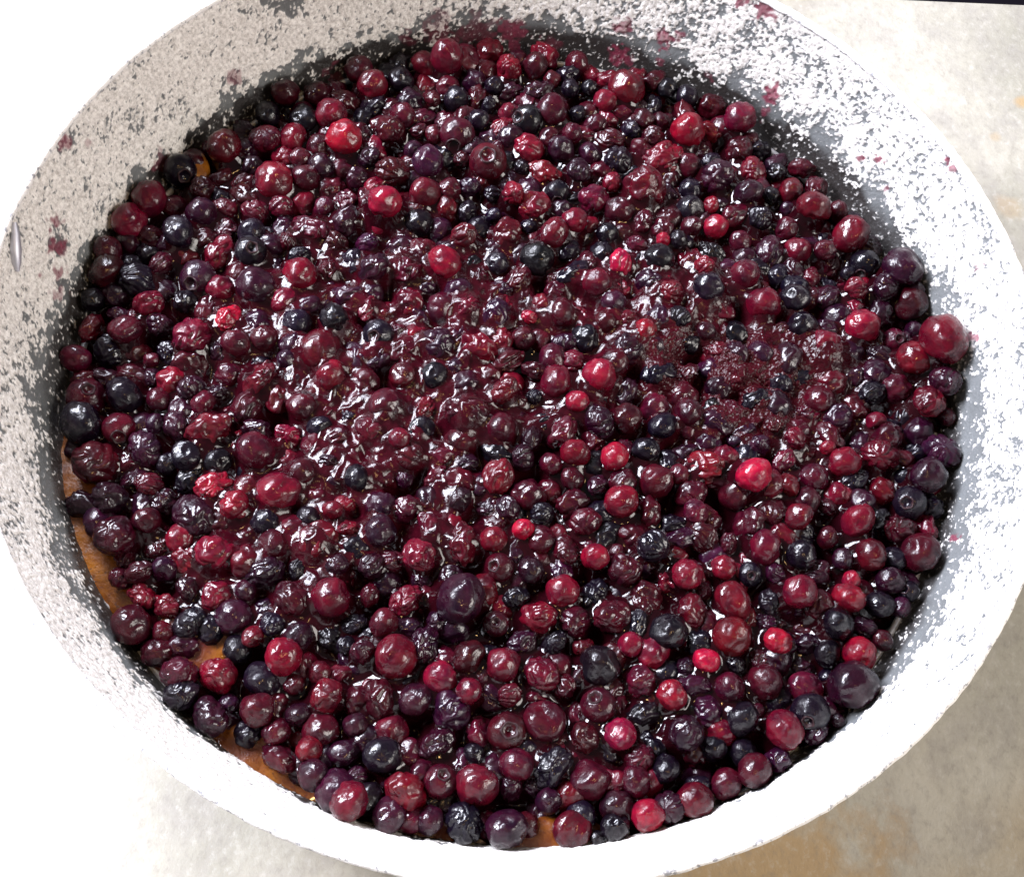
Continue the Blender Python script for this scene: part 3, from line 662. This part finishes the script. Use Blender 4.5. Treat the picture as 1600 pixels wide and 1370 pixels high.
H = H * (1 - dark) + dark * (-0.0040)
rad_ = np.hypot(X, Y)
edge = sstep(0.088, 0.101, rad_); H = H - edge * 0.0030
gap = np.zeros_like(H)
for (u, v, r) in GAPS: gap = np.maximum(gap, sstep(1.35, 0.8, np.hypot(U - u, Vp - v) / r))
H = H * (1 - gap) + gap * (-0.0105)
inside = rad_ < 0.1043
idx = -np.ones((G, G), int); idx[inside] = np.arange(inside.sum())
a, b_, c_, d_ = idx[:-1, :-1], idx[1:, :-1], idx[1:, 1:], idx[:-1, 1:]
ok = (a >= 0) & (b_ >= 0) & (c_ >= 0) & (d_ >= 0)
F = np.stack([a[ok], b_[ok], c_[ok], d_[ok]], -1)
me = mesh_np('berry_juice', np.stack([X[inside], Y[inside], H[inside]], -1), F)
add_attr(me, 'pulp', np.clip(pulp * 0.75 + 0.25, 0, 1)[inside] * (1 - dark[inside])); add_attr(me, 'grain', grain[inside])
tag(link('berry_juice', me, M_JUICE), 'dark red juice and crushed berry pulp lying between the berries', 'juice', kind='stuff')

# ------------------------------------------------------------------ spiced apple slices showing at the wall
def slice_mesh(L, Wd, T_, dyef, seed):
    n, m = 64, 18                                           # half-moon wedge, rounded rim, thick at the middle of its straight side
    V = []; dye = []
    aa = np.linspace(0, 2 * np.pi, n, endpoint=False)
    for lev in range(m):
        s = lev / (m - 1); rr = math.sin(s * math.pi) ** 0.55; z = -math.cos(s * math.pi) * T_ / 2
        x = L * np.cos(aa) * (rr if 0 < lev < m - 1 else 0.02)
        y = Wd * np.sin(aa) * (rr if 0 < lev < m - 1 else 0.02)
        y = np.where(y < 0, y * 0.35, y)
        V.append(np.stack([x, y, z + 0.12 * T_ * np.sin(x / L * 2.5)], -1)); dye.append(sstep(0.95, 0.25, y / Wd + .15 * np.cos(aa * 3)) * dyef)
    V = np.array(V).transpose(1, 0, 2).reshape(-1, 3); dye = np.clip(np.array(dye).T.ravel() * 1.3 + (fbm(V, 260, 3, seed + 3) - .5) * .9, 0, 1)
    V += (noise(V, 420, seed)[:, None] - .5) * np.array([.0006, .0006, .0007])
    return V, grid_faces(n, m, True), dye
for (lab, u, v, z, L, Wd, T_, rot, tilt, dy) in (
    ('long orange-brown spiced apple slice between the berries and the left wall', 185, 800, -0.0068, 0.026, 0.0145, 0.0055, None, 0.10, .25),
    ('curved orange apple slice edged in red, under the black ribbed berry at lower left', 300, 960, -0.0040, 0.0135, 0.0135, 0.0050, 4.3, -0.05, .75),
    ('reddish brown apple slice by the lower left wall, below the berries', 440, 1185, -0.0062, 0.016, 0.0110, 0.0050, None, 0.05, .55),
    ('dull olive-brown apple slice at the near wall, under the ribbed black berry', 690, 1290, -0.0070, 0.014, 0.0100, 0.0045, None, 0.0, .7),
    ('pale orange apple slice at the near wall beside a large purple berry', 865, 1300, -0.0040, 0.010, 0.0090, 0.0050, None, 0.0, .55),
    ('small bright orange apple piece among berries at upper left', 315, 262, -0.0022, 0.0042, 0.0052, 0.0035, 2.0, 0.2, .05)):
    V, F, dy_ = slice_mesh(L, Wd, T_, dy, int(u))
    me = mesh_np('apple_slice', V, F[:, ::-1]); add_attr(me, 'dye', dy_)
    o = link('apple_slice', me, M_APPLE); p = at_z(u, v, z); o.location = p
    rz = (math.atan2(p[1], p[0]) - math.pi / 2) if rot is None else rot
    o.rotation_euler = (tilt, 0, rz)
    tag(o, lab, 'apple slice', 'spiced apple slices under the berries')
